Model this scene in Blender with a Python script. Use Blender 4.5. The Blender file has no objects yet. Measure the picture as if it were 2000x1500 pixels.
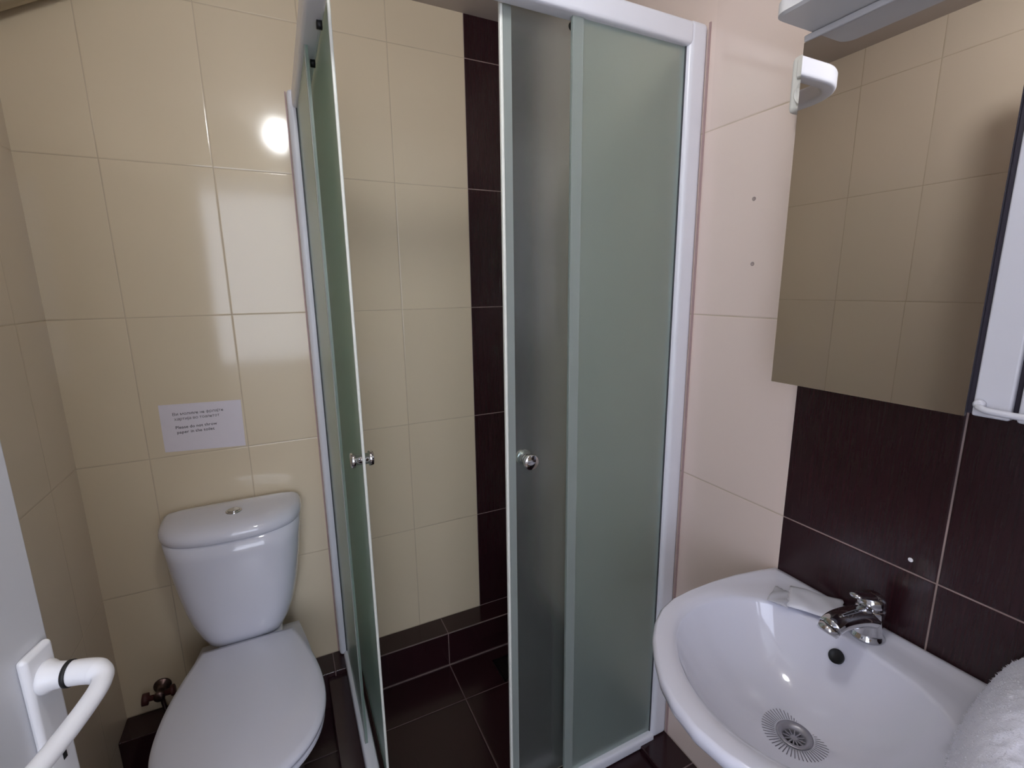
import bpy, bmesh, math, random
from mathutils import Vector, Matrix
random.seed(7)
C = bpy.context.scene.collection
scn = bpy.context.scene
PI = math.pi

# ------------------------------------------------------------------ camera
cam_d = bpy.data.cameras.new('camera'); cam = bpy.data.objects.new('camera', cam_d); C.objects.link(cam)
yaw, pitch, roll = math.radians(25.895), math.radians(11.406), math.radians(-0.7115)
fwd = Vector((math.sin(yaw)*math.cos(pitch), math.cos(yaw)*math.cos(pitch), -math.sin(pitch)))
rt = Vector((math.cos(yaw), -math.sin(yaw), 0)); up = rt.cross(fwd)
r2 = rt*math.cos(roll) + up*math.sin(roll); u2 = -rt*math.sin(roll) + up*math.cos(roll)
CAM = Vector((-0.8944, -1.6148, 1.4034))
M = Matrix((r2, u2, -fwd)).transposed().to_4x4(); M.translation = CAM
cam.matrix_world = M
cam_d.sensor_width = 36; cam_d.lens = 930.85/2000*36; cam_d.clip_start = .01
scn.camera = cam
# ------------------------------------------------------------------ look
scn.view_settings.view_transform = 'Standard'
scn.view_settings.look = 'None'
scn.view_settings.gamma = 1
scn.view_settings.use_curve_mapping = False
scn.view_settings.exposure = 0.0
w = bpy.data.worlds.new('world'); scn.world = w; w.use_nodes = True
w.node_tree.nodes['Background'].inputs[0].default_value = (.50, .56, .72, 1)
w.node_tree.nodes['Background'].inputs[1].default_value = .05
LAMP_STRENGTH = 61.0
WINDOW_STRENGTH = 4.0
SIDE_FILL_STRENGTH = 4.0

# ------------------------------------------------------------------ materials
def srgb(r, g, b):
    f = lambda c: (c/255/12.92 if c/255 <= .04045 else ((c/255+.055)/1.055)**2.4)
    return (f(r), f(g), f(b), 1)
def mat(name, col, rough=.4, metal=0, spec=.5, coat=0, noise=0, nscale=20, bump=0, bscale=200, **kw):
    m = bpy.data.materials.new(name); m.use_nodes = True
    nt = m.node_tree; b = nt.nodes['Principled BSDF']
    b.inputs['Base Color'].default_value = col
    b.inputs['Roughness'].default_value = rough
    b.inputs['Metallic'].default_value = metal
    b.inputs['Specular IOR Level'].default_value = spec
    b.inputs['Coat Weight'].default_value = coat
    for k, v in kw.items(): b.inputs[k.replace('_', ' ')].default_value = v
    tc = nt.nodes.new('ShaderNodeTexCoord')
    if noise:
        n = nt.nodes.new('ShaderNodeTexNoise'); n.inputs['Scale'].default_value = nscale
        n.inputs['Detail'].default_value = 4
        nt.links.new(tc.outputs['Object'], n.inputs['Vector'])
        mx = nt.nodes.new('ShaderNodeMix'); mx.data_type = 'RGBA'
        mx.inputs[6].default_value = tuple(c*(1-noise) for c in col[:3]) + (1,)
        mx.inputs[7].default_value = tuple(min(1, c*(1+noise)) for c in col[:3]) + (1,)
        nt.links.new(n.outputs['Fac'], mx.inputs[0]); nt.links.new(mx.outputs[2], b.inputs['Base Color'])
    if bump:
        n = nt.nodes.new('ShaderNodeTexNoise'); n.inputs['Scale'].default_value = bscale
        nt.links.new(tc.outputs['Object'], n.inputs['Vector'])
        bp = nt.nodes.new('ShaderNodeBump'); bp.inputs['Strength'].default_value = bump; bp.inputs['Distance'].default_value = .001
        nt.links.new(n.outputs['Fac'], bp.inputs['Height']); nt.links.new(bp.outputs['Normal'], b.inputs['Normal'])
    return m

CREAM = srgb(224, 208, 181); CREAM_G = srgb(186, 168, 143)
BROWN = srgb(52, 26, 31); BROWN2 = srgb(35, 17, 21); BROWN_G = srgb(168, 146, 140)

def tile_mat(name, ax_u, pu, ou, pv, ov, ax_v='Z', brown=None, CREAM=CREAM, BROWN_G=BROWN_G, no_vertical_above=None, rough=.1, gw=.0012, all_brown=False):
    """glazed wall tile: grid of period pu x pv (world metres); brown = list of (axis, lo, hi) limits"""
    m = bpy.data.materials.new(name); m.use_nodes = True
    nt = m.node_tree; N = nt.nodes; L = nt.links
    b = N['Principled BSDF']
    geo = N.new('ShaderNodeNewGeometry'); sep = N.new('ShaderNodeSeparateXYZ'); L.new(geo.outputs['Position'], sep.inputs[0])
    def mth(op, a, c=None, d=None):
        n = N.new('ShaderNodeMath'); n.operation = op
        for i, v in enumerate((a, c, d)):
            if v is None: continue
            if isinstance(v, (int, float)): n.inputs[i].default_value = v
            else: L.new(v, n.inputs[i])
        return n.outputs[0]
    def dist(axis, p, o):
        x = mth('SUBTRACT', sep.outputs[axis], o); x = mth('DIVIDE', x, p)
        fr = mth('FRACT', x); fr = mth('MINIMUM', fr, mth('SUBTRACT', 1.0, fr))
        return mth('MULTIPLY', fr, p), mth('FLOOR', x)
    du, iu = dist(ax_u, pu, ou); dv, iv = dist(ax_v, pv, ov)
    if no_vertical_above is not None:      # whole-width tiles here: no upright joint in this stretch
        du = mth('ADD', du, mth('GREATER_THAN', sep.outputs[ax_u], no_vertical_above))
    dm = mth('MINIMUM', du, dv)
    g = N.new('ShaderNodeMapRange'); g.interpolation_type = 'SMOOTHSTEP'
    L.new(dm, g.inputs[0]); g.inputs[1].default_value = gw*.6; g.inputs[2].default_value = gw*1.4
    g.inputs[3].default_value = 1; g.inputs[4].default_value = 0
    # cream tile with slight change from tile to tile
    comb = N.new('ShaderNodeCombineXYZ'); L.new(iu, comb.inputs[0]); L.new(iv, comb.inputs[1])
    wn = N.new('ShaderNodeTexWhiteNoise'); L.new(comb.outputs[0], wn.inputs[0])
    def mix(f, a, c):
        n = N.new('ShaderNodeMix'); n.data_type = 'RGBA'
        for i, v in ((0, f), (6, a), (7, c)):
            if isinstance(v, tuple) or isinstance(v, float): n.inputs[i].default_value = v
            else: L.new(v, n.inputs[i])
        return n.outputs[2]
    cr = mix(wn.outputs[0], CREAM, tuple(c*.96 for c in CREAM[:3]) + (1,))
    # brown tile with a fine vertical wood-like streak
    mp = N.new('ShaderNodeMapping'); L.new(geo.outputs['Position'], mp.inputs[0])
    mp.inputs['Scale'].default_value = (260, 260, 9) if ax_v == 'Z' else (260, 9, 260)
    ns = N.new('ShaderNodeTexNoise'); ns.inputs['Scale'].default_value = 1; ns.inputs['Detail'].default_value = 3
    L.new(mp.outputs[0], ns.inputs['Vector'])
    br = mix(ns.outputs['Fac'], BROWN2, BROWN)
    if all_brown:
        tile, grout, isb = br, BROWN_G, 1.0
    elif brown:
        isb = None
        for axis, lo, hi in brown:
            a = mth('GREATER_THAN', sep.outputs[axis], lo); c = mth('LESS_THAN', sep.outputs[axis], hi)
            t = mth('MULTIPLY', a, c); isb = t if isb is None else mth('MULTIPLY', isb, t)
        tile = mix(isb, cr, br); grout = mix(isb, CREAM_G, BROWN_G)
    else:
        tile, grout = cr, CREAM_G
    # grout dirt changes along the joint
    n2 = N.new('ShaderNodeTexNoise'); n2.inputs['Scale'].default_value = 14; L.new(geo.outputs['Position'], n2.inputs['Vector'])
    f2 = mth('MULTIPLY', g.outputs[0], mth('MULTIPLY_ADD', n2.outputs['Fac'], .9, .35)); f2 = mth('MINIMUM', f2, 1.0)
    L.new(mix(f2, tile, grout), b.inputs['Base Color'])
    rg = mth('MULTIPLY_ADD', g.outputs[0], .4, rough if not brown else mth('MULTIPLY_ADD', isb, .14, rough)); L.new(rg, b.inputs['Roughness'])
    b.inputs['Specular IOR Level'].default_value = .5
    # rounded tile edge + faint waviness of the glaze
    e = N.new('ShaderNodeMapRange'); e.interpolation_type = 'SMOOTHSTEP'; L.new(dm, e.inputs[0])
    e.inputs[1].default_value = 0; e.inputs[2].default_value = gw*3.2
    wv = N.new('ShaderNodeTexNoise'); wv.inputs['Scale'].default_value = 6; wv.inputs['Detail'].default_value = 1
    L.new(geo.outputs['Position'], wv.inputs['Vector'])
    h = mth('MULTIPLY_ADD', wv.outputs['Fac'], .8, e.outputs[0])
    bp = N.new('ShaderNodeBump'); bp.inputs['Strength'].default_value = .35; bp.inputs['Distance'].default_value = .0012
    L.new(h, bp.inputs['Height']); L.new(bp.outputs['Normal'], b.inputs['Normal'])
    return m

TW, TH = .2483, .40; XA = -.269; YB = -1.0424; TW2 = .2578; ZR = .1364
M_BACK = tile_mat('back_wall_tiles', 'X', TW, XA, TH, ZR, brown=[('X', XA, .1)])
M_RIGHT = tile_mat('right_wall_tiles', 'Y', TW2, YB, TH, ZR, no_vertical_above=YB-.02, CREAM=srgb(228, 209, 198), brown=[('Y', -1.90, YB)])
M_LEFT = tile_mat('left_wall_tiles', 'Y', TW, -.16, TH, ZR, CREAM=srgb(224, 208, 188))
M_FLOOR = tile_mat('floor_tiles', 'X', .40, -.435, .32, -.268, ax_v='Y', all_brown=True, BROWN_G=srgb(118, 100, 98), rough=.22, gw=.0016)
M_LEDGE = tile_mat('ledge_tiles_back', 'X', .40, -.435, 3.0, 1.0, ax_v='Z', all_brown=True, BROWN_G=srgb(130, 112, 110), rough=.16, gw=.0016)
M_LEDGE2 = tile_mat('ledge_tiles_right', 'Y', .40, -.868, 3.0, 1.0, ax_v='Z', all_brown=True, BROWN_G=srgb(130, 112, 110), rough=.16, gw=.0016)
M_GROUT = mat('cement_grout', srgb(120, 104, 102), .8, noise=.3, nscale=60)
M_PLASTER = mat('ceiling_paint', srgb(196, 184, 176), .8, noise=.05, nscale=4)
M_HALL = mat('hall_paint', srgb(236, 234, 228), .8, noise=.03, nscale=4)
M_DUCT = mat('duct_paint', srgb(222, 208, 182), .5, noise=.06, nscale=9)
M_CERAMIC = mat('sanitary_ceramic', srgb(222, 222, 234), .07, coat=.4, noise=.015, nscale=5)
M_SEAT = mat('seat_plastic', srgb(220, 221, 234), .14, noise=.015, nscale=5)
M_FRAME = mat('white_aluminium', srgb(235, 236, 244), .28, noise=.015, nscale=10)
M_SEAL = mat('seal_plastic', srgb(228, 230, 222), .35, noise=.04, nscale=30)
M_EDGE = mat('seal_strip', srgb(176, 182, 184), .3, noise=.04, nscale=30, Transmission_Weight=.35, IOR=1.45)
M_SEALCLEAR = mat('clear_seal', srgb(214, 222, 218), .45, noise=.03, nscale=30, Transmission_Weight=.72, IOR=1.3)
M_CHROME = mat('chrome', (.62, .62, .64, 1), .07, metal=1, noise=.02, nscale=30)
M_BLACK = mat('black_rubber', srgb(18, 18, 20), .5, noise=.1, nscale=40)
M_SIL = mat('aged_silicone', srgb(176, 150, 148), .5, noise=.1, nscale=40)
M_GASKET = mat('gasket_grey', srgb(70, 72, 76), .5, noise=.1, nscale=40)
M_DARK = mat('dark_gap', srgb(26, 18, 34), .6, noise=.1, nscale=40)
M_DOOR = mat('door_white', srgb(206, 206, 210), .45, noise=.03, nscale=8)
M_HANDLE = mat('handle_white', srgb(240, 240, 244), .3, noise=.01, nscale=10)
M_CAB = mat('cabinet_plastic', srgb(208, 208, 216), .3, noise=.02, nscale=8)
M_CANOPY = mat('canopy_plastic', srgb(208, 206, 206), .4, noise=.03, nscale=8)
M_SOCKET = mat('socket_plastic', srgb(232, 230, 224), .4, noise=.02, nscale=20)
M_PAPER = mat('paper', srgb(222, 214, 222), .55, noise=.03, nscale=40)
M_INK = mat('ink', srgb(70, 62, 68), .7, noise=.1, nscale=40)
M_TOWEL = mat('towel_cotton', srgb(240, 240, 255), .95, spec=.1, bump=.8, bscale=500, noise=.04, nscale=60)
M_SACHET = mat('sachet_foil', srgb(226, 226, 236), .35, noise=.03, nscale=50)
M_CLEAR = mat('clear_wrapper', srgb(226, 226, 234), .2, noise=.06, nscale=40, Transmission_Weight=.35, IOR=1.2)
M_VALVE = mat('dull_valve_metal', srgb(110, 92, 90), .35, metal=1, noise=.3, nscale=50)
M_REDPLASTIC = mat('valve_knob_plastic', srgb(70, 30, 30), .5, noise=.1, nscale=50)
M_SCREW = mat('wall_plug_grey', srgb(160, 144, 138), .6, noise=.3, nscale=300)
M_WHITEDOT = mat('filler_white', srgb(240, 238, 240), .5, noise=.05, nscale=300)
M_STEEL = mat('waste_steel', srgb(170, 168, 176), .38, metal=.6, noise=.05, nscale=50)
M_KERB = tile_mat('kerb_tiles', 'X', 9, 4.3, 3.0, 1.0, ax_v='Z', all_brown=True, rough=.2)
M_GRATE = mat('grate_steel', srgb(84, 82, 84), .35, metal=1, noise=.2, nscale=60)
M_PVC = mat('pvc_white', srgb(240, 242, 250), .35, noise=.01, nscale=20)
M_PVCIN = mat('pvc_inside', srgb(90, 88, 84), .6, noise=.1, nscale=20)
M_WOOD = mat('hall_wardrobe_wood', srgb(120, 96, 76), .5, noise=.2, nscale=12)

M_MIRROR = mat('mirror_silver', (.84, .825, .82, 1), .012, metal=1)
def glass_mat(nm='frosted_glass', tr=.955, base=(.84, .92, .88), ro=.22):
    m = bpy.data.materials.new(nm); m.use_nodes = True
    nt = m.node_tree; N = nt.nodes; L = nt.links
    b = N['Principled BSDF']
    tc = N.new('ShaderNodeTexCoord'); n = N.new('ShaderNodeTexNoise'); n.inputs['Scale'].default_value = 900
    L.new(tc.outputs['Object'], n.inputs['Vector'])
    mx = N.new('ShaderNodeMix'); mx.data_type = 'RGBA'; L.new(n.outputs['Fac'], mx.inputs[0])
    mx.inputs[6].default_value = tuple(c*.97 for c in base)+(1,); mx.inputs[7].default_value = tuple(c*1.03 for c in base)+(1,)
    L.new(mx.outputs[2], b.inputs['Base Color'])
    b.inputs['Roughness'].default_value = ro; b.inputs['IOR'].default_value = 1.45
    b.inputs['Transmission Weight'].default_value = tr
    return m
M_GLASS = glass_mat()
M_GLASS_EDGEON = glass_mat('frosted_glass_edge_on_tint', .84, (.70, .90, .80), .3)  # same glass as the right; edge-on green and brightness put into its colour
M_GLASSF = glass_mat('frosted_glass_fixed', .87, (.83, .94, .885), .28)
def emit_mat(name, col, s):
    m = bpy.data.materials.new(name); m.use_nodes = True
    b = m.node_tree.nodes['Principled BSDF']
    b.inputs['Base Color'].default_value = (.8, .8, .8, 1)
    b.inputs['Emission Color'].default_value = col; b.inputs['Emission Strength'].default_value = s
    return m
M_LAMP = emit_mat('lamp_diffuser_lit', (.97, .99, 1, 1), LAMP_STRENGTH)
M_WINDOW = emit_mat('daylight_pane', (.80, .86, 1, 1), WINDOW_STRENGTH)
M_SIDE_FILL = emit_mat('side_fill_pane', (.72, .78, 1, 1), SIDE_FILL_STRENGTH)

# ------------------------------------------------------------------ mesh helpers
def obj(name, bm, m, parent=None, smooth=False, bevel=0, seg=2, sub=0):
    bmesh.ops.recalc_face_normals(bm, faces=bm.faces)
    me = bpy.data.meshes.new(name); bm.to_mesh(me); bm.free()
    me.materials.append(m)
    if smooth:
        for p in me.polygons: p.use_smooth = True
    o = bpy.data.objects.new(name, me); C.objects.link(o)
    if parent:
        o.parent = parent
        if parent.type == 'EMPTY': o.matrix_parent_inverse = Matrix.Translation(-parent.location)
    if bevel:
        md = o.modifiers.new('bevel', 'BEVEL'); md.width = bevel; md.segments = seg; md.limit_method = 'ANGLE'
        md.angle_limit = math.radians(40)
        for p in me.polygons: p.use_smooth = True
        wn = o.modifiers.new('wn', 'WEIGHTED_NORMAL'); wn.keep_sharp = True
    if sub:
        md = o.modifiers.new('sub', 'SUBSURF'); md.levels = sub; md.render_levels = sub
    return o
def tag(o, label=None, cat=None, group=None, kind=None):
    if label: o['label'] = label
    if cat: o['category'] = cat
    if group: o['group'] = group
    if kind: o['kind'] = kind
    return o
def thing(name, label, cat, loc=(0, 0, 0), group=None):
    o = bpy.data.objects.new(name, None); C.objects.link(o); o.location = loc
    o.empty_display_size = .05
    return tag(o, label, cat, group)
def box(bm, x0, x1, y0, y1, z0, z1, mtx=None):
    vs = [bm.verts.new((x, y, z)) for x in (x0, x1) for y in (y0, y1) for z in (z0, z1)]
    for f in ((0, 1, 3, 2), (4, 6, 7, 5), (0, 4, 5, 1), (2, 3, 7, 6), (0, 2, 6, 4), (1, 5, 7, 3)):
        bm.faces.new([vs[i] for i in f])
    if mtx: bmesh.ops.transform(bm, matrix=mtx, verts=vs)
    return vs
def B(*a, mtx=None):
    bm = bmesh.new(); box(bm, *a, mtx=mtx); return bm
def struct(name, bm, m, **k):
    o = obj(name, bm, m, **k); o['kind'] = 'structure'; return o
def loft(bm, rings, cap0=True, cap1=True, closed=True):
    rv = [[bm.verts.new(p) for p in r] for r in rings]
    n = len(rv[0])
    for a, c in zip(rv, rv[1:]):
        for i in range(n if closed else n-1):
            j = (i+1) % n
            bm.faces.new((a[i], a[j], c[j], c[i]))
    if cap0: bm.faces.new(rv[0][::-1])
    if cap1: bm.faces.new(rv[-1])
    return rv
def frame_at(p0, p1):
    z = (Vector(p1)-Vector(p0)).normalized()
    x = z.orthogonal().normalized() if abs(z.z) > .99 else Vector((0, 0, 1)).cross(z).normalized()
    return x, z.cross(x), z
def lathe(bm, p0, axis, prof, n=40, cap=True):
    """prof: list of (distance along axis, radius)"""
    axis = Vector(axis).normalized(); p0 = Vector(p0)
    x, y, z = frame_at(p0, p0+axis)
    rings = [[p0+axis*h+(x*math.cos(2*PI*i/n)+y*math.sin(2*PI*i/n))*max(r, 1e-4) for i in range(n)] for h, r in prof]
    loft(bm, rings, cap, cap)
def smoothpts(pts, k=8):
    P = [Vector(p) for p in pts]; out = []
    for i in range(len(P)-1):
        a, b_, c, d = P[max(i-1, 0)], P[i], P[i+1], P[min(i+2, len(P)-1)]
        for j in range(k):
            t = j/k
            out.append(.5*((2*b_)+(c-a)*t+(2*a-5*b_+4*c-d)*t*t+(3*b_-a-3*c+d)*t**3))
    out.append(P[-1]); return out
def sweep(bm, pts, rad, n=16, flat=1.0, up=Vector((0, 0, 1))):
    """rad: radius or list; elliptical section: wide side across 'up'"""
    P = [Vector(p) for p in pts]; rings = []
    for i, p in enumerate(P):
        t = (P[min(i+1, len(P)-1)]-P[max(i-1, 0)]).normalized()
        s = t.cross(up)
        s = s.normalized() if s.length > 1e-3 else t.orthogonal().normalized()
        q = s.cross(t)
        r = rad[i] if isinstance(rad, list) else rad
        rings.append([p+s*math.cos(2*PI*k/n)*r+q*math.sin(2*PI*k/n)*r*flat for k in range(n)])
    loft(bm, rings)

# ------------------------------------------------------------------ the room shell
XL = -1.4245; YF = -1.78; ZC = 2.265; T = .1
struct('floor', B(XL-T, T, YF-T, T, -T, 0), M_FLOOR)
struct('ceiling', B(XL-T, T, YF-T, T, ZC, ZC+T), M_PLASTER)
struct('wall_back', B(XL-T, T, 0, T, 0, ZC), M_BACK)
struct('wall_right', B(0, T, YF-T, 0, 0, ZC), M_RIGHT)
struct('wall_left', B(XL-T, XL, YF-T, 0, 0, ZC), M_LEFT)
DX0, DX1, DZ = -1.36, -.56, 2.03       # doorway behind the camera
bm = bmesh.new()
box(bm, XL, DX0, YF-T, YF, 0, ZC); box(bm, DX1, 0, YF-T, YF, 0, ZC); box(bm, DX0, DX1, YF-T, YF, DZ, ZC)
struct('wall_front', bm, M_LEFT)
bm = bmesh.new()
for x0, x1, z0, z1 in ((DX0-.05, DX0, 0, DZ+.05), (DX1, DX1+.05, 0, DZ+.05), (DX0, DX1, DZ, DZ+.05)):
    box(bm, x0, x1, YF-.002, YF+.014, z0, z1)
struct('trim_1', bm, M_DOOR, bevel=.003)
# hall outside the open door
bm = bmesh.new()
HY = -3.55
box(bm, -2.0, .9, HY-.1, HY, 0, 2.5); box(bm, -2.1, -2.0, HY, YF-T, 0, 2.5); box(bm, .9, 1.0, HY, YF-T, 0, 2.5)
box(bm, -2.0, .9, HY, YF-T, 2.5, 2.6)
struct('wall_hall', bm, M_HALL)
struct('floor_hall', B(-2.0, .9, HY, YF-T, -.1, 0), M_WOOD)
# hall window: frame and daylight pane
fr = bmesh.new()
WX0, WX1, WZ0, WZ1 = -1.80, -.30, .75, 2.25
for a in ((WX0-.05, WX0, WZ0-.05, WZ1+.05), (WX1, WX1+.05, WZ0-.05, WZ1+.05), (WX0, WX1, WZ0-.05, WZ0), (WX0, WX1, WZ1, WZ1+.05)):
    box(fr, a[0], a[1], HY+.001, HY+.06, a[2], a[3])
wf = struct('window_1', fr, M_DOOR, bevel=.004)
obj('pane', B(WX0, WX1, HY+.02, HY+.03, WZ0, WZ1), M_WINDOW, wf)

fr = bmesh.new()  # unseen glowing panel added on the hall side to brighten the right wall
VY0, VY1 = -3.35, -2.05
for a in ((VY0-.05, VY0, WZ0-.05, WZ1+.05), (VY1, VY1+.05, WZ0-.05, WZ1+.05), (VY0, VY1, WZ0-.05, WZ0), (VY0, VY1, WZ1, WZ1+.05)):
    box(fr, -1.999, -1.94, a[0], a[1], a[2], a[3])
wf = struct('side_fill_panel', fr, M_DOOR, bevel=.004)
obj('pane', B(-1.98, -1.97, VY0, VY1, WZ0, WZ1), M_SIDE_FILL, wf)

# brown tiled ledge along the back and right walls, kerb under the enclosure
LE = .095; LZ = .1364
struct('baseboard_back', B(XL, 0, -LE, 0, 0, LZ), M_LEDGE, bevel=.003)
struct('baseboard_right', B(-LE, 0, YF, -LE, 0, LZ-.0005), M_LEDGE2, bevel=.003)
bm = bmesh.new(); box(bm, -.86, -.752, -.83, -LE, 0, .120); box(bm, -.752, -LE, -.83, -.722, 0, .120)
struct('trim_2', bm, M_KERB, bevel=.003)
# pale cement joints where the ledge meets the floor and along its nosing
bm = bmesh.new()
box(bm, -.75, -LE-.002, -LE-.004, -LE-.0005, 0, .004)
box(bm, -LE-.004, -LE-.0005, -.75, -LE-.004, 0, .004)
box(bm, -.75, -LE, -LE-.0015, -LE+.002, LZ-.0025, LZ+.0004)
struct('trim_3', bm, M_GROUT)
# shower drain grate
g = thing('shower_drain', 'square steel floor drain grate in the brown shower floor', 'drain', (-.22, -.207, .0005))
bm = bmesh.new()
gx0, gx1, gy0, gy1 = -.283, -.158, -.263, -.152
for a in ((gx0, gx1, gy0, gy0+.006), (gx0, gx1, gy1-.006, gy1), (gx0, gx0+.006, gy0, gy1), (gx1-.006, gx1, gy0, gy1)):
    box(bm, *a, .0005, .004)
obj('rim', bm, M_GRATE, g)
bm = bmesh.new(); box(bm, gx0+.008, gx1-.008, gy0+.008, gy1-.008, .0005, .0025)
for i in range(7):
    x = gx0+.018+i*.0148; box(bm, x, x+.006, gy0+.015, gy1-.015, .0025, .0032)
obj('grate', bm, M_BROWN_PLATE if 'M_BROWN_PLATE' in globals() else mat('grate_plate', srgb(40, 34, 34), .4, metal=.6, noise=.1, nscale=50), g)

# slanted boxed duct in the top left corner of the back wall
bm = bmesh.new()
p0 = Vector((-1.4235, -.052, 1.995)); p1 = Vector((-.93, -.052, 2.262))
dv = (p1-p0).normalized(); nv = Vector((-dv.z, 0, dv.x))
sec = []
for k in range(20):
    a = 2*PI*k/20
    sec.append((math.cos(a), math.sin(a)))
q0 = p0+nv*.05
rings = []
for s_ in (0.0, .56):
    c = q0+dv*s_
    ring = [c+nv*.05*b_+Vector((0, 1, 0))*.05*a for a, b_ in sec]
    rings.append(ring)
# trim the ends to the wall and the ceiling
rings[0] = [v - dv*((v.x-(XL+.001))/dv.x) for v in rings[0]]
rings[1] = [v + dv*(((ZC-.001)-v.z)/dv.z) for v in rings[1]]
loft(bm, rings)
tag(obj('ventilation_duct', bm, M_DUCT, smooth=True), 'beige round duct slanting up across the top left corner of the tiled wall', 'duct')

# ------------------------------------------------------------------ ceiling lamp
lp = thing('ceiling_lamp', 'round lit ceiling lamp reflected in the glossy tiles', 'lamp', (-.80, -1.27, ZC))
bm = bmesh.new(); lathe(bm, (-.80, -1.27, ZC-.0005), (0, 0, -1), [(0, .10), (.02, .10), (.022, .095)])
obj('base', bm, M_SOCKET, lp, smooth=True)
bm = bmesh.new(); lathe(bm, (-.80, -1.27, ZC-.0225), (0, 0, -1), [(.0, .03), (.006, .04)]+[(.066-.066*math.cos(a_), .066*math.sin(a_)) for a_ in [PI*(k+4)/24 for k in range(20)]]+[(.1319, .002)])
obj('lamp_shade', bm, M_LAMP, lp, smooth=True)

# ------------------------------------------------------------------ shower enclosure
en = thing('shower_enclosure', 'white framed corner shower enclosure with open frosted sliding doors', 'shower enclosure', (-.4, -.4, LZ))
FO = -.800; FY = -.768                                                   # outer face of both fronts
ZT = 1.955; ZB = LZ
def profile(x0, x1, y0, y1, z0, z1, name, r=.008):
    return obj(name, B(x0, x1, y0, y1, z0, z1), M_FRAME, en, bevel=r, seg=4)
profile(-.812, -.772, -.034, -.0005, ZB+.0005, ZT, 'wall_profile', .012)
profile(-.052, -.0005, -.767, -.728, ZB+.0005, ZT, 'wall_profile', .012)
def rail(name, w0, z0, z1, off=0, R=.135, c=.009):
    """one bent rail: back wall -> rounded corner -> right wall; outer face at FO, width w0 inwards"""
    cx = FO+R; cy = FY+R
    path = [(FO, -.030), (FO, -.30)]
    path += [(cx-R*math.cos(PI/2*k/16), cy-R*math.sin(PI/2*k/16)) for k in range(17)]
    path += [(-.30, FY), (-.048, FY)]
    sec = [(c, z0), (w0-c, z0), (w0-c*.3, z0+c*.3), (w0, z0+c), (w0, z1-c), (w0-c*.3, z1-c*.3), (w0-c, z1), (c, z1), (c*.3, z1-c*.3), (0, z1-c), (0, z0+c), (c*.3, z0+c*.3)]
    rings = []
    for i, (x, y) in enumerate(path):
        if i < 2: n = (1, 0)
        elif i > 18: n = (0, 1)
        else:
            t = PI/2*(i-2)/16; n = (math.cos(t), math.sin(t))
        rings.append([Vector((x+n[0]*d, y+n[1]*d, z)) for d, z in sec])
    bm = bmesh.new(); loft(bm, rings)
    return obj(name, bm, M_FRAME, en, smooth=False, bevel=.002, seg=2)
rail('top_rail', .040, ZT-.050, ZT-.003)
rail('bottom_rail', .034, .1205, .155)
obj('silicone_bead', B(-.003, -.0003, -.7715, -.7672, LZ+.001, ZT), M_SIL, en)
obj('silicone_bead', B(-.8160, -.8122, -.003, -.0003, LZ+.001, ZT), M_SIL, en)
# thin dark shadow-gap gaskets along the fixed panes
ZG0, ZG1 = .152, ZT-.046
def pane(name, x0, x1, y0, y1, par=None, z0=ZG0, z1=ZG1):
    return obj(name, B(x0, x1, y0, y1, z0, z1), M_GLASSF if name == 'fixed_pane' else M_GLASS, par or en)
fr_ = pane('fixed_pane', -.340, -.050, -.753, -.748)
obj('seal', B(-.340, -.316, -.756, -.7535, ZG0, ZG1), M_SEALCLEAR, fr_)
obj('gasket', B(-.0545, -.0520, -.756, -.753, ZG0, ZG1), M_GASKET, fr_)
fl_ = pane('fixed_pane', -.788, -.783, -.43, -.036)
fl_.data.materials[0] = M_GLASS_EDGEON
obj('seal', B(-.7905, -.7885, -.43, -.418, ZG0, ZG1), M_SEALCLEAR, fl_)
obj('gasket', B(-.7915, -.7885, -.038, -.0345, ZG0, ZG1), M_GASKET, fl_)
def chrome_knob(par, c, ax, name='door_knob', both=True):
    c = Vector(c); ax = Vector(ax)
    bm = bmesh.new()
    lathe(bm, c-ax*.004, ax, [(0, .009), (.003, .0125), (.006, .0125), (.018, .0125), (.0185, .0165), (.020, .0175), (.027, .0175), (.0285, .016), (.029, .001)], n=36)
    if both:
        lathe(bm, c+ax*.004, -ax, [(0, .009), (.006, .0125), (.018, .0125), (.0185, .0165), (.020, .0175), (.027, .0175), (.0285, .016), (.029, .001)], n=36)
    return obj(name, bm, M_CHROME, par, smooth=True)
# right door, slid open towards the right wall
DZ0, DZ1 = .125, ZT-.010
dr = pane('sliding_door', -.470, -.053, -.724, -.719, z0=DZ0+.02, z1=DZ1)
obj('edge_seal', B(-.4725, -.4560, -.7270, -.7245, DZ0+.02, DZ1), M_SEALCLEAR, dr)
obj('magnet_strip', B(-.4790, -.4725, -.7275, -.7185, DZ0+.02, DZ1), M_SEAL, dr, bevel=.002)
chrome_knob(dr, (-.428, -.7250, 1.030), (0, -1, 0))
bm = bmesh.new(); lathe(bm, (-.326, -.730, ZT-.056), (0, -1, 0), [(0, .008), (.014, .008)], n=20)
obj('roller', bm, M_BLACK, dr, smooth=True)
# left door, slid open towards the back wall
LX = -.752
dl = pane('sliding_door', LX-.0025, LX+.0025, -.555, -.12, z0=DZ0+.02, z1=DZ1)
dl.data.materials[0] = M_GLASS_EDGEON
obj('magnet_strip', B(LX-.0035, LX+.003, -.560, -.5555, DZ0+.02, DZ1), M_SEAL, dl, bevel=.002)
chrome_knob(dl, (LX-.0025, -.545, 1.028), (-1, 0, 0))
for y in (-.36, -.535):
    bm = bmesh.new(); lathe(bm, (-.764, y, ZT-.056), (-1, 0, 0), [(0, .008), (.010, .008)], n=20)
    obj('roller', bm, M_BLACK, dl, smooth=True)

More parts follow.
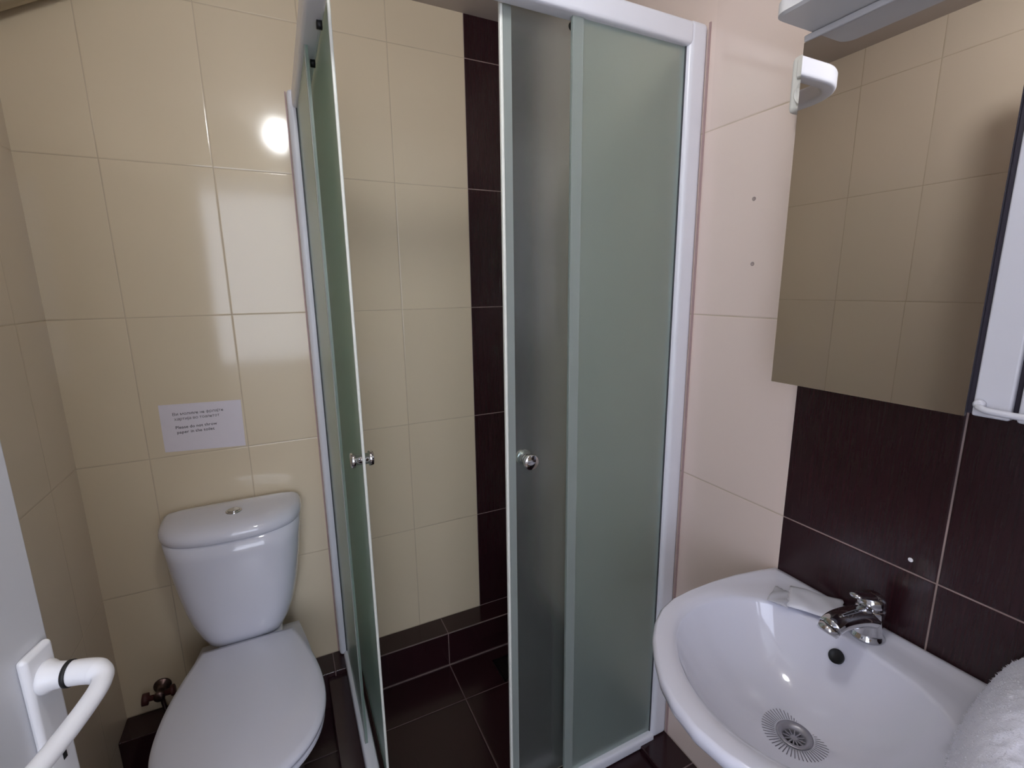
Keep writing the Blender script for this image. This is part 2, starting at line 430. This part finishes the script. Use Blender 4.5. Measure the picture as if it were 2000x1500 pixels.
# ------------------------------------------------------------------ toilet
TX = -1.058
to = thing('toilet', 'white close-coupled toilet with closed lid beside the shower', 'toilet', (TX, -.35, 0))
def sup(n_, a, b_, cx, cy, z, pf=3.0, pb=8.0, N_=72):
    """section flat at the back (+y), superelliptic at the front; cy = back plane, b_ = depth"""
    out = []
    for i in range(N_):
        t = 2*PI*i/N_; c, s = math.cos(t), math.sin(t)
        if s < 0:
            x = math.copysign(abs(c)**(2/pf), c)*a; y = -abs(s)**(2/pf)*b_*.8
        else:
            x = math.copysign(abs(c)**(2/pb), c)*a; y = abs(s)**(2/pb)*b_*.2
        out.append(Vector((cx+x, cy-b_*.2+y, z)))
    return out
bm = bmesh.new()
cyb = -.012
prof = [(.404, .098, .168), (.412, .110, .178), (.44, .124, .184), (.48, .139, .188), (.53, .151, .191), (.58, .159, .193), (.64, .168, .194), (.69, .173, .195), (.736, .1765, .195)]
TXC = -1.068
loft(bm, [sup(0, a, b_, TXC, cyb, z, pf=3.4) for z, a, b_ in prof])
obj('cistern', bm, M_CERAMIC, to, smooth=True)
bm = bmesh.new()
lid = [(.7355, .174, .193), (.737, .179, .199), (.742, .182, .203), (.752, .183, .204), (.762, .181, .201), (.770, .176, .193), (.776, .166, .178), (.781, .140, .140), (.784, .09, .085), (.785, .03, .03)]
rings = []
for z, a, b_ in lid:
    off = (0 if a > .17 else (.176-a)*.5)
    rings.append(sup(0, a, b_, TXC, cyb-off*.9, z, pf=2.9, pb=5))
loft(bm, rings)
obj('cistern_lid', bm, M_CERAMIC, to, smooth=True)
bt = bmesh.new(); lathe(bt, (TX-.004, -.118, .782), (0, 0, 1), [(0, .021), (.004, .021), (.0055, .019), (.0055, .016), (.0045, .0155)])
fb = obj('flush_button', bt, M_CHROME, to, smooth=True)
bt = bmesh.new(); lathe(bt, (TX-.004, -.118, .786), (0, 0, 1), [(0, .0148), (.0025, .0145), (.0035, .012), (.004, .001)])
box(bt, TX-.0045, TX-.0035, -.132, -.104, .7895, .7905)
obj('button_plate', bt, M_CHROME, fb, smooth=True)
# seat and lid outline
def egg(a, y0, y1, z, hw, N_=72, cx=TX):
    """hw = half width at the hinge (y0); a = half width max"""
    pts = []
    L_ = y0-y1
    half = []
    K = N_//2
    for i in range(K+1):
        t = i/K
        # param from hinge corner around to the nose
        th = t*PI/2
        # widest at 60% of the length
        ym = y0-L_*.58
        if t < .45:
            k = t/.45; y = y0+(ym-y0)*k; x = hw+(a-hw)*math.sin(k*PI/2)
        else:
            k = (t-.45)/.55; an = k*PI/2; y = ym-(ym-y1)*math.sin(an)**.95; x = a*math.cos(an)**.92 if k < 1 else 0
        half.append((x, y))
    pts = [Vector((cx+x, y, z)) for x, y in half]+[Vector((cx-x, y, z)) for x, y in half[-2::-1]]
    return pts
bm = bmesh.new()
loft(bm, [egg(.170, -.213, -.668, .376, .105), egg(.176, -.213, -.676, .384, .108), egg(.176, -.213, -.676, .392, .108), egg(.170, -.215, -.668, .398, .104)])
obj('seat', bm, M_SEAT, to, smooth=False, bevel=.003)
bm = bmesh.new()
loft(bm, [egg(.172, -.200, -.672, .4005, .112), egg(.180, -.197, -.680, .405, .117), egg(.181, -.197, -.681, .414, .117), egg(.178, -.198, -.677, .420, .116),
          egg(.168, -.212, -.662, .423, .108), egg(.13, -.235, -.60, .427, .08), egg(.07, -.29, -.50, .428, .04)])
obj('seat_lid', bm, M_SEAT, to, smooth=True)
for s in (-1, 1):
    bm = bmesh.new(); lathe(bm, (TX+s*.075-.018, -.222, .4), (1, 0, 0), [(0, .007), (.002, .008), (.034, .008), (.036, .007)], n=20)
    obj('hinge', bm, M_SEAT, to, smooth=True)
bm = bmesh.new()
def bowl_ring(a, y0, y1, z, hw): return egg(a, y0, y1, z, hw)
loft(bm, [bowl_ring(.105, -.16, -.50, .0005, .09), bowl_ring(.108, -.155, -.505, .03, .09), bowl_ring(.095, -.15, -.50, .12, .085), bowl_ring(.115, -.14, -.55, .22, .10),
          bowl_ring(.150, -.12, -.62, .31, .12), bowl_ring(.168, -.11, -.655, .365, .13), bowl_ring(.170, -.11, -.66, .3755, .13)])
obj('bowl', bm, M_CERAMIC, to, smooth=True)
obj('cistern_shelf', B(TX-.085, TX+.085, -.18, -.06, .35, .4045), M_CERAMIC, to, bevel=.012, seg=4)

# supply valve left of the toilet
va = thing('angle_valve', 'dull metal water valve on the wall left of the toilet', 'valve', (-1.325, 0, .20))
bm = bmesh.new(); lathe(bm, (-1.325, -.0005, .212), (0, -1, 0), [(0, .024), (.004, .023), (.008, .012), (.04, .011), (.041, .015), (.052, .015), (.053, .002)], n=28)
obj('valve_body', bm, M_VALVE, va, smooth=True)
bm = bmesh.new(); lathe(bm, (-1.337, -.045, .212), (-1, 0, .1), [(0, .008), (.014, .008), (.015, .017), (.03, .017), (.031, .002)], n=20)
obj('valve_knob', bm, M_REDPLASTIC, va, smooth=True); bm = bmesh.new()
lathe(bm, (-1.312, -.045, .215), (1, 0, .15), [(0, .008), (.016, .010), (.018, .016), (.026, .016), (.027, .002)], n=20)
obj('valve_knob', bm, M_REDPLASTIC, va, smooth=True)
bm = bmesh.new(); sweep(bm, smoothpts([(-1.322, -.038, .205), (-1.320, -.038, .175), (-1.315, -.04, .150), (-1.29, -.045, .146), (-1.27, -.05, .146), (-1.25, -.055, .152)], 6), .006, n=12)
obj('hose', bm, M_VALVE, va, smooth=True)

# ------------------------------------------------------------------ paper sign
sg = thing('wall_notice', 'white paper notice with four lines of text above the toilet', 'sign', (-1.122, -.001, 1.015))
sb = bmesh.new()
cs = [(-1.223, .951), (-1.0205, .940), (-1.0185, 1.084), (-1.2225, 1.090)]
f_ = [sb.verts.new((x, -.0006, z)) for x, z in cs]; b2 = [sb.verts.new((x, -.0012, z)) for x, z in cs]
sb.faces.new(f_); sb.faces.new(b2[::-1])
for i in range(4): j = (i+1) % 4; sb.faces.new((f_[i], f_[j], b2[j], b2[i]))
obj('paper_sheet', sb, M_PAPER, sg)
def glyph_bm(ch):
    """one letter as a bmesh in unit size, and its right edge"""
    bm = bmesh.new()
    if ch == '\u043d':                                   # Cyrillic en: two stems and a bar
        box(bm, .05, .125, 0, .50, -.007, .007); box(bm, .335, .41, 0, .50, -.007, .007); box(bm, .125, .335, .225, .29, -.007, .007)
        return bm, .42
    if ch == '\u0444':                                   # Cyrillic ef: a ring crossed by a tall stem
        box(bm, .285, .355, -.17, .70, -.007, .007)
        for cx in (.19, .45):
            n = 28; v0 = []
            for k in range(n):
                t = 2*PI*k/n
                for rx, ry in ((.15, .26), (.085, .195)):
                    for z in (-.007, .007):
                        v0.append(bm.verts.new((cx+rx*math.cos(t), .25+ry*math.sin(t), z)))
            for k in range(n):
                p, q = v0[4*k:4*k+4], v0[4*((k+1) % n):4*((k+1) % n)+4]
                for i, j in ((0, 1), (1, 3), (3, 2), (2, 0)):
                    bm.faces.new((p[i], p[j], q[j], q[i]))
        return bm, .62
    cu = bpy.data.curves.new('t', 'FONT'); cu.body = ch; cu.size = 1; cu.extrude = .007
    cu.offset = .012 if ch.isascii() else 0
    tmp = bpy.data.objects.new('t', cu); C.objects.link(tmp)
    bpy.context.view_layer.update()
    me = bpy.data.meshes.new_from_object(tmp.evaluated_get(bpy.context.evaluated_depsgraph_get()))
    bpy.data.objects.remove(tmp); bpy.data.curves.remove(cu)
    bm.from_mesh(me); bpy.data.meshes.remove(me)
    return bm, max(v_.co.x for v_ in bm.verts)
def text_obj(body, x, z, size, rot, parent, width=None):
    me = bpy.data.meshes.new('text_line'); out = bmesh.new(); pen = 0
    for ch in body:
        if ch == ' ': pen += .28; continue
        ch = {'\u0435': 'e'}.get(ch, ch)
        g_, w_ = glyph_bm(ch)
        g_.transform(Matrix.Translation((pen, 0, 0)))
        tmpm = bpy.data.meshes.new('g'); g_.to_mesh(tmpm); g_.free(); out.from_mesh(tmpm); bpy.data.meshes.remove(tmpm)
        pen += w_+.05
    out.to_mesh(me); out.free()
    ws = max(v_.co.x for v_ in me.vertices)
    sx = width/ws if width else size
    me.transform(Matrix.Translation((x, -.0014, z)) @ Matrix.Rotation(rot, 4, 'Y') @ Matrix.Rotation(PI/2, 4, 'X') @ Matrix.Diagonal((sx, size, size, 1)))
    me.materials.append(M_INK)
    o = bpy.data.objects.new('text_line', me); C.objects.link(o); o.parent = parent
    o.matrix_parent_inverse = Matrix.Translation(-parent.location)
    return o
for body, x, z, wd in (('\u0412\u0438 \u043c\u043e\u043b\u0438\u043c\u0435 \u043d\u0435 \u0444\u0440\u043b\u0430\u0458\u0442\u0435', -1.193, 1.0555, .126),
                       ('\u0445\u0430\u0440\u0442\u0438\u0458\u0430 \u0432\u043e \u0442\u043e\u0430\u043b\u0435\u0442\u043e\u0442', -1.190, 1.0410, .112),
                       ('Please do not throw', -1.190, 1.0160, .103), ('paper in the toilet', -1.188, 1.0015, .093)):
    text_obj(body, x, z, .0118, math.radians(-.2), sg, wd)

# ------------------------------------------------------------------ washbasin
SY = -1.237
OUT = [(0, .200), (.05, .212), (.10, .221), (.16, .226), (.22, .226), (.27, .221), (.31, .208), (.345, .186), (.375, .158), (.40, .126), (.425, .086), (.440, .045), (.446, 0)]
BOWL = [(.083, 0), (.083, .03), (.086, .06), (.092, .095), (.106, .128), (.126, .152), (.155, .172), (.19, .185), (.23, .190), (.27, .184), (.305, .168), (.338, .142), (.365, .108), (.385, .07), (.396, .035), (.400, 0)]
def outline(pts, n=128, cu=.235):
    full = [(u, v_) for u, v_ in pts]
    if pts[0][1] == 0: poly = full+[(u, -v_) for u, v_ in full[-2:0:-1]]
    else: poly = full+[(u, -v_) for u, v_ in full[-2::-1]]
    res = []
    for i in range(n):
        t = 2*PI*i/n; dx, dy = math.cos(t), math.sin(t); best = 9
        for k in range(len(poly)):
            a, b_ = poly[k], poly[(k+1) % len(poly)]
            ex, ey = b_[0]-a[0], b_[1]-a[1]; den = dx*ey-dy*ex
            if abs(den) < 1e-12: continue
            s_ = ((a[0]-cu)*ey-a[1]*ex)/den; q = ((a[0]-cu)*dy-a[1]*dx)/den
            if s_ > 0 and -1e-6 <= q <= 1+1e-6: best = min(best, s_)
        res.append(best)
    return res
NO = 160
ro = outline(OUT, NO); rb = outline(BOWL, NO)
def smooth_r(r, k=2):
    for _ in range(k): r = [(r[i-1]+2*r[i]+r[(i+1) % len(r)])/4 for i in range(len(r))]
    return r
rb = smooth_r(rb, 3)
def sring(f, cu=.235):
    out = []
    for i in range(NO):
        t = 2*PI*i/NO; r, z = f(i, t); u = cu+r*math.cos(t)
        out.append(Vector((-max(u, .0008), SY+r*math.sin(t), z)))
    return out
dc = .216
rings = []
def towards(s_, z):     # bowl wall rings: blend from drain centre to bowl outline
    out = []
    for i in range(NO):
        t = 2*PI*i/NO; ub = .235+rb[i]*math.cos(t); vb_ = rb[i]*math.sin(t)
        out.append(Vector((-(dc+(ub-dc)*s_), SY+vb_*s_, z)))
    return out
zb, zr = .694, .812
rings.append(sring(lambda i, t: (0, 0)))
rings[0] = [Vector((-(dc-.015*math.cos(2*PI*i/NO)*-1), SY+.015*math.sin(2*PI*i/NO), zb-.03)) for i in range(NO)]
rings.append([Vector((-(dc+.017*math.cos(2*PI*i/NO)), SY+.017*math.sin(2*PI*i/NO), zb-.006)) for i in range(NO)])
rings.append([Vector((-(dc+.021*math.cos(2*PI*i/NO)), SY+.021*math.sin(2*PI*i/NO), zb)) for i in range(NO)])
for s_ in (.2, .3, .42, .54, .66, .76, .85, .92, .965, .99):
    f = (s_**3.2)*.8+.2*(s_**1.6); rings.append(towards(s_, zb+(zr-zb)*f))
rings.append(towards(1.0, zr+.001))
rings.append(sring(lambda i, t: (rb[i]+.006, zr+.0035)))
back = lambda t: max(0, -math.cos(t))            # 1 towards the wall
def deck(k, z_side, z_deck):
    def f(i, t):
        bk = min(1, max(0, (back(t)-.35)/.3))
        return rb[i]+(ro[i]-rb[i])*k, z_side*(1-bk)+z_deck*bk
    return f
rings.append(sring(deck(.25, zr+.006, zr+.0035)))
rings.append(sring(deck(.5, zr+.0075, zr+.0035)))
rings.append(sring(deck(.72, zr+.008, zr+.0045)))
rings.append(sring(deck(.84, zr+.008, zr+.009)))
rings.append(sring(lambda i, t: (ro[i]-.005, zr+.008)))
rings.append(sring(lambda i, t: (ro[i]-.001, zr+.004)))
rings.append(sring(lambda i, t: (ro[i], zr-.004)))
rings.append(sring(lambda i, t: (ro[i]-.002, zr-.014)))
rings.append(sring(lambda i, t: (ro[i]-.008, zr-.022)))
for kf, dz in ((.93, .030), (.86, .040), (.79, .056), (.70, .080), (.60, .108), (.48, .138), (.34, .160)):
    rings.append(sring(lambda i, t: (ro[i]*kf, zr-dz)))
bm = bmesh.new(); loft(bm, rings)
bs = thing('washbasin', 'white wall-hung ceramic washbasin with round front under the mirror', 'sink', (-.2, SY, .63))
obj('basin', bm, M_CERAMIC, bs, smooth=True)
# waste with radial slots
bm = bmesh.new(); lathe(bm, (-dc, SY, zb-.008), (0, 0, 1), [(0, .0165), (.0085, .0195), (.0095, .021), (.0105, .026), (.0112, .0262), (.0108, .021), (.008, .017), (.003, .0155), (.0, .0145)], n=48, cap=False)
dn = obj('drain', bm, M_STEEL, bs, smooth=True)
bm = bmesh.new()
for k in range(12):
    a = 2*PI*k/12
    mt = Matrix.Translation((-dc, SY, zb-.004)) @ Matrix.Rotation(a, 4, 'Z')
    box(bm, .004, .0165, -.0011, .0011, -.002, 0, mtx=mt)
lathe(bm, (-dc, SY, zb-.006), (0, 0, 1), [(0, .005), (.0025, .005), (.003, .001)], n=16)
obj('strainer', bm, M_STEEL, dn)
bm = bmesh.new()       # dark well under the strainer
lathe(bm, (-dc, SY, zb-.020), (0, 0, 1), [(0, .014), (.001, .014)], n=24)
obj('drain_well', bm, M_BLACK, dn)
# slots printed around the waste: fine radial slits in a collar
bm = bmesh.new()
for k in range(52):
    a = 2*PI*k/52
    r0, r1 = .0285, .047
    zf = lambda r: zb+.0012+(r-.02)*.10
    ca, sa = math.cos(a), math.sin(a)
    for (ra, rb_) in ((r0, r1),):
        q = []
        for r, w_ in ((ra, .0005), (rb_, .0007)):
            for s_ in (-1, 1):
                q.append(bm.verts.new((-dc+r*ca-s_*w_*sa, SY+r*sa+s_*w_*ca, zf(r)+.0004)))
        bm.faces.new((q[0], q[1], q[3], q[2]))
tag(obj('drain_slots', bm, mat('slot_grey', srgb(110, 108, 120), .5, noise=.1, nscale=99), bs), kind='stuff')
# overflow hole
bm = bmesh.new(); oc = Vector((-.0985, SY+.014, .7835)); on = Vector((-.80, 0, .60)).normalized()
lathe(bm, oc-on*.002, on, [(0, .0115), (.0030, .0115), (.0040, .0120), (.0048, .0115), (.0045, .0105), (.003, .0100), (.0028, .001)], n=32)
obj('overflow', bm, M_BLACK, bs, smooth=True)

# ------------------------------------------------------------------ tap
tp = thing('basin_tap', 'chrome single-lever mixer tap on the back of the washbasin', 'tap', (-.045, SY, .816))
bm = bmesh.new()
lathe(bm, (-.045, SY, .8160), (0, 0, 1), [(0, .0255), (.003, .0255), (.006, .022), (.012, .0205), (.04, .020), (.052, .0215), (.056, .0205)], n=40)
obj('tap_body', bm, M_CHROME, tp, smooth=True)
bm = bmesh.new()
pp = smoothpts([(-.050, SY, .852), (-.075, SY, .862), (-.105, SY, .870), (-.138, SY, .875), (-.158, SY, .872)], 6)
rr = [.0205-.0035*i/(len(pp)-1) for i in range(len(pp))]
sweep(bm, pp, rr, n=24, flat=.85)
spt = obj('spout', bm, M_CHROME, tp, smooth=True)
bm = bmesh.new(); lathe(bm, (-.156, SY, .873), (-.6, 0, -.8), [(0, .0155), (.010, .0155), (.0125, .0130), (.013, .009), (.010, .0085), (.009, .001)], n=28)
obj('aerator', bm, M_CHROME, spt, smooth=True)
bm = bmesh.new()
lathe(bm, (-.045, SY, .8725), (.05, 0, 1), [(0, .0195), (.008, .0205), (.016, .019), (.021, .013), (.0225, .001)], n=36)
hp = smoothpts([(-.047, SY, .889), (-.066, SY-.002, .897), (-.088, SY-.004, .907), (-.108, SY-.005, .914)], 5)
sweep(bm, hp, [.013-.0045*i/(len(hp)-1) for i in range(len(hp))], n=18, flat=.45)
obj('lever', bm, M_CHROME, tp, smooth=True)

# ------------------------------------------------------------------ sachets on the rim
bm = bmesh.new()
def packet(bm, cx, cy, z, L_, W_, rot, h=.004, teeth=9, tilt=0.0, wave=.0012):
    nx, ny = 18, 10; grid = []
    for i in range(nx+1):
        row = []
        for j in range(ny+1):
            a, b_ = i/nx-.5, j/ny-.5
            x, y = a*L_, b_*W_
            if i in (0, nx): x += (.002 if j % 2 else 0)*(1 if i else -1)
            zz = h*max(0, (1-(2*a)**4))*max(0, (1-(2*b_)**4))+wave*math.sin(a*9+b_*7)
            row.append((x, y, zz))
        grid.append(row)
    mt = Matrix.Translation((cx, cy, z)) @ Matrix.Rotation(rot, 4, 'Z') @ Matrix.Rotation(tilt, 4, 'X')
    top = [[bm.verts.new(mt @ Vector((x, y, zz+.0014))) for x, y, zz in r] for r in grid]
    bot = [[bm.verts.new(mt @ Vector((x, y, .0))) for x, y, zz in r] for r in grid]
    for i in range(nx):
        for j in range(ny):
            bm.faces.new((top[i][j], top[i+1][j], top[i+1][j+1], top[i][j+1]))
            bm.faces.new((bot[i][j], bot[i][j+1], bot[i+1][j+1], bot[i+1][j]))
    for i in range(nx):
        bm.faces.new((top[i][0], bot[i][0], bot[i+1][0], top[i+1][0])); bm.faces.new((top[i][ny], top[i+1][ny], bot[i+1][ny], bot[i][ny]))
    for j in range(ny):
        bm.faces.new((top[0][j], top[0][j+1], bot[0][j+1], bot[0][j])); bm.faces.new((top[nx][j], bot[nx][j], bot[nx][j+1], top[nx][j+1]))
packet(bm, -.054, -1.154, .8250, .084, .072, math.radians(-60), h=.006)
tag(obj('soap_sachet', bm, M_SACHET, smooth=True), 'larger opaque white sachet with a crimped edge lying next to the tap', 'sachet')
bm = bmesh.new(); packet(bm, -.088, -1.112, .8225, .052, .036, math.radians(20), h=.003)
tag(obj('soap_sachet', bm, M_CLEAR, smooth=True), 'small clear empty sachet left of the white sachet on the basin', 'sachet')

# ------------------------------------------------------------------ towel on the right of the basin
bm = bmesh.new()
from mathutils import noise as mn
nu, nv = 150, 110
TY0, TY1, TX0, TX1 = -1.385, -1.765, -.018, -.50
top = []; bot = []
for i in range(nu+1):
    rt_, rb_ = [], []
    for j in range(nv+1):
        a, b_ = i/nu, j/nv          # a along X (out from the wall), b along -Y
        x = TX0+(TX1-TX0)*a
        y = TY0+(TY1-TY0)*b_-.13*a*a*(1-b_)-.02*a*(1-b_)
        dd = (TY0-y)+.0 if False else b_*(TY0-TY1)
        rise = 1-math.exp(-((dd+.0005)/.022)**1.05)
        da = min(a, 1-a)*(.48); ra = 1-math.exp(-(da/.03))
        hump = .122*rise*((.85+.15*ra) if a < .5 else (.35+.65*ra))*(1-.3*a)
        hump += .010*math.sin(x*26+y*9)*rise+.006*math.sin(y*44+x*12)*rise
        nz = mn.noise(Vector((x*90, y*90, 3)))*.0024+mn.noise(Vector((x*300, y*300, 7)))*.0016
        base = .826
        rt_.append(bm.verts.new((x+mn.noise(Vector((x*210, y*210, 1)))*.0015, y+mn.noise(Vector((x*210, y*210, 11)))*.002, base+max(.004, hump)+nz*(.4+rise))))
        rb_.append(bm.verts.new((x, y, base-.0005)))
    top.append(rt_); bot.append(rb_)
for i in range(nu):
    for j in range(nv):
        bm.faces.new((top[i][j], top[i+1][j], top[i+1][j+1], top[i][j+1]))
        bm.faces.new((bot[i][j], bot[i][j+1], bot[i+1][j+1], bot[i+1][j]))
for i in range(nu):
    bm.faces.new((top[i][0], bot[i][0], bot[i+1][0], top[i+1][0])); bm.faces.new((top[i][nv], top[i+1][nv], bot[i+1][nv], bot[i][nv]))
for j in range(nv):
    bm.faces.new((top[0][j], top[0][j+1], bot[0][j+1], bot[0][j])); bm.faces.new((top[nu][j], bot[nu][j], bot[nu][j+1], top[nu][j+1]))
# terry loops: short fibres standing on the cloth
for k in range(14000):
    i = random.randrange(nu); j = int(random.random()**1.6*nv*.9)
    p = top[i][j].co.copy()+Vector((random.uniform(-.001, .001), random.uniform(-.001, .001), -.0005))
    q = top[min(i+1, nu)][j].co-top[i][j].co; r_ = top[i][min(j+1, nv)].co-top[i][j].co
    nn = q.cross(r_); nn = nn.normalized() if nn.length > 0 else Vector((0, 0, 1))
    if nn.z < 0: nn = -nn
    dd_ = (nn+Vector((random.uniform(-.6, .6), random.uniform(-.6, .6), random.uniform(-.3, .3)))).normalized()*random.uniform(.0012, .0028)
    sd = dd_.orthogonal().normalized()*.0005; s2 = dd_.cross(sd).normalized()*.0005
    base_ = [bm.verts.new(p+sd), bm.verts.new(p-sd*.5+s2), bm.verts.new(p-sd*.5-s2)]; tipv = bm.verts.new(p+dd_)
    for m_ in range(3): bm.faces.new((base_[m_], base_[(m_+1) % 3], tipv))
tag(obj('towel', bm, M_TOWEL, smooth=True), 'fluffy white towel bunched over the right side of the washbasin', 'towel')

# ------------------------------------------------------------------ mirrored cabinet
CZ0, CZ1 = 1.237, 1.778; CX = -.12; CY0 = -1.074
cb = thing('mirror_cabinet', 'white bathroom cabinet with a large mirror door above the washbasin', 'cabinet', (-.06, -1.35, CZ0))
obj('cabinet_body', B(CX+.014, -.0005, -1.62, CY0-.006, CZ0+.004, CZ1-.002), M_CAB, cb, bevel=.004)
mdr = obj('mirror_door', B(CX+.001, CX+.012, -1.334, CY0-.003, CZ0, CZ1-.004), M_SOCKET, cb)
obj('mirror_glass', B(CX-.004, CX+.0005, -1.340, CY0, CZ0, CZ1-.0105), M_MIRROR, mdr)
obj('gap_strip', B(CX+.0015, CX+.013, -1.3455, -1.3345, CZ0+.004, CZ1-.006), M_DARK, cb)
obj('white_panel', B(CX-.002, CX+.0135, -1.381, -1.3455, CZ0+.002, CZ1-.004), M_CAB, cb, bevel=.003, seg=3)
obj('gap_strip', B(CX+.004, CX+.013, -1.3865, -1.3815, CZ0+.012, CZ1-.006), M_DARK, cb)
obj('white_panel', B(CX-.002, CX+.0135, -1.62, -1.387, CZ0+.002, CZ1-.004), M_CAB, cb, bevel=.003, seg=3)
bm = bmesh.new()
sweep(bm, smoothpts([(CX-.003, -1.352, CZ0+.016), (CX-.012, -1.357, CZ0+.015), (CX-.016, -1.375, CZ0+.013), (CX-.016, -1.45, CZ0+.013), (CX-.016, -1.55, CZ0+.013), (CX-.003, -1.60, CZ0+.013)], 6), .004, n=14)
obj('bottom_rail', bm, M_CAB, cb, smooth=True)
bm = bmesh.new(); lathe(bm, (CX-.001, -1.353, CZ0+.018), (-1, 0, 0), [(0, .006), (.006, .006), (.008, .004), (.0085, .001)], n=20)
obj('rail_peg', bm, M_CAB, cb, smooth=True)
obj('light_strip', B(CX-.006, CX+.0005, -1.600, CY0, CZ1-.010, CZ1-.0005), M_CANOPY, cb, bevel=.002)
# canopy shelf with a rounded corner, projecting past the mirror
def canopy_outline(x_out, y_l, r, z, inset=0):
    xo = x_out+inset; yl = y_l-inset; rr_ = max(r-inset, .004)
    pts = [(-.001, yl)]
    for k in range(13):
        a = PI/2*k/12
        pts.append((xo+rr_-rr_*math.sin(a), yl-rr_+rr_*math.cos(a)))
    pts += [(xo, -1.68), (-.001, -1.68)]
    return [Vector((x, y, z)) for x, y in pts]
bm = bmesh.new()
loft(bm, [canopy_outline(-.212, -1.081, .022, 1.778, .004), canopy_outline(-.212, -1.081, .022, 1.781, 0), canopy_outline(-.212, -1.081, .022, 1.797, 0),
          canopy_outline(-.212, -1.081, .022, 1.799, .006), canopy_outline(-.212, -1.081, .022, 1.842, .006), canopy_outline(-.212, -1.081, .022, 1.845, .01)])
obj('canopy', bm, M_CANOPY, cb)

# socket and switch unit left of the mirror
so = thing('socket_unit', 'white wall socket and switch unit peeking out left of the mirror', 'socket', (-.02, -1.01, 1.75))
bm = bmesh.new(); box(bm, -.044, -.0005, -1.066, -.997, 1.700, 1.792)
obj('housing', bm, M_SOCKET, so, bevel=.009, seg=4)
obj('switch_rocker', B(-.050, -.0435, -1.058, -1.012, 1.752, 1.782), M_SOCKET, so, bevel=.003)
bm = bmesh.new(); lathe(bm, (-.044, -1.032, 1.727), (-1, 0, 0), [(0, .021), (.005, .021), (.006, .019), (.003, .018), (.002, .001)], n=32)
obj('socket_ring', bm, M_SOCKET, so, smooth=True)
obj('cable_grommet', B(-.036, -.008, -1.05, -1.012, 1.688, 1.7005), M_BLACK, so, bevel=.004)

# screw holes in the right wall
for (y, z, lab) in ((-.911, 1.575, 'upper small filled screw hole in the cream tile beside the shower'), (-.920, 1.446, 'lower small filled screw hole in the cream tile beside the shower')):
    bm = bmesh.new(); lathe(bm, (-.0003, y, z), (-1, 0, 0), [(0, .0042), (.0008, .0040), (.0010, .0028), (.0005, .0022), (.0004, .0005)], n=16)
    tag(obj('screw_hole', bm, M_SCREW, smooth=True), lab, 'screw hole', 'screw holes in the cream tiles')
bm = bmesh.new(); lathe(bm, (-.0003, -1.262, .958), (-1, 0, 0), [(0, .0038), (.0008, .0034), (.0012, .002), (.0013, .0003)], n=9)
tag(obj('wall_plug', bm, M_WHITEDOT), 'tiny white plug in the dark brown tile above the tap', 'wall plug')

# ------------------------------------------------------------------ door leaf, opened into the room
az = math.radians(15); dd = Vector((math.sin(az), math.cos(az), 0)); dn_ = Vector((math.cos(az), -math.sin(az), 0))
DC = Vector((-1.15, -.990, 0))                      # far corner of the visible face
MD = Matrix((dd, dn_, Vector((0, 0, 1)))).transposed().to_4x4(); MD.translation = DC   # local x towards the free edge, y out of the face
do = bpy.data.objects.new('door_1', None); C.objects.link(do); do.location = DC-dd*.79; do['kind'] = 'structure'
def dobj(name, bm, m, par=do, **k):
    bmesh.ops.transform(bm, matrix=MD, verts=bm.verts)
    me_par = par
    o = obj(name, bm, m, None, **k); o.parent = me_par
    o.matrix_parent_inverse = Matrix.Translation(-do.location)
    return o
leaf = dobj('door_leaf', B(-.79, 0, -.040, 0, .008, 2.02), M_DOOR, bevel=.003, seg=3)
HZ = 1.013
bm = bmesh.new(); box(bm, -.046, -.008, .0, .010, HZ-.165, HZ+.034)
hd = dobj('door_handle', bm, M_HANDLE, bevel=.005, seg=4)
def sub(name, bm, m, **k):
    o = dobj(name, bm, m, **k); o.parent = hd; o.matrix_parent_inverse = Matrix.Identity(4)
    return o
bm = bmesh.new(); lathe(bm, (-.026, .009, HZ), (0, 1, 0), [(0, .017), (.004, .0165), (.009, .0135), (.018, .0125), (.020, .0125)], n=36)
sub('neck', bm, M_HANDLE, smooth=True)
bm = bmesh.new(); lathe(bm, (-.026, .029, HZ), (0, 1, 0), [(0, .0128), (.0005, .0135), (.004, .0135), (.0045, .0128)], n=36)
sub('black_ring', bm, M_BLACK, smooth=True)
bm = bmesh.new()
lv = smoothpts([(-.026, .0335, HZ), (-.026, .046, HZ), (-.0275, .057, HZ-.001), (-.034, .0655, HZ-.003), (-.048, .0685, HZ-.006), (-.075, .067, HZ-.011), (-.105, .064, HZ-.015), (-.140, .060, HZ-.018)], 7)
sweep(bm, lv, [.0125 if i < 14 else max(.0088, .0125-.0004*(i-14)) for i in range(len(lv))], n=24, flat=1.0)
sub('lever', bm, M_HANDLE, smooth=True)
bm = bmesh.new(); lathe(bm, (-.026, .0095, HZ-.085), (0, 1, 0), [(0, .005), (.001, .005), (.0011, .001)], n=16)
box(bm, -.0285, -.0235, .0095, .0106, HZ-.102, HZ-.085)
sub('keyhole', bm, M_BLACK)
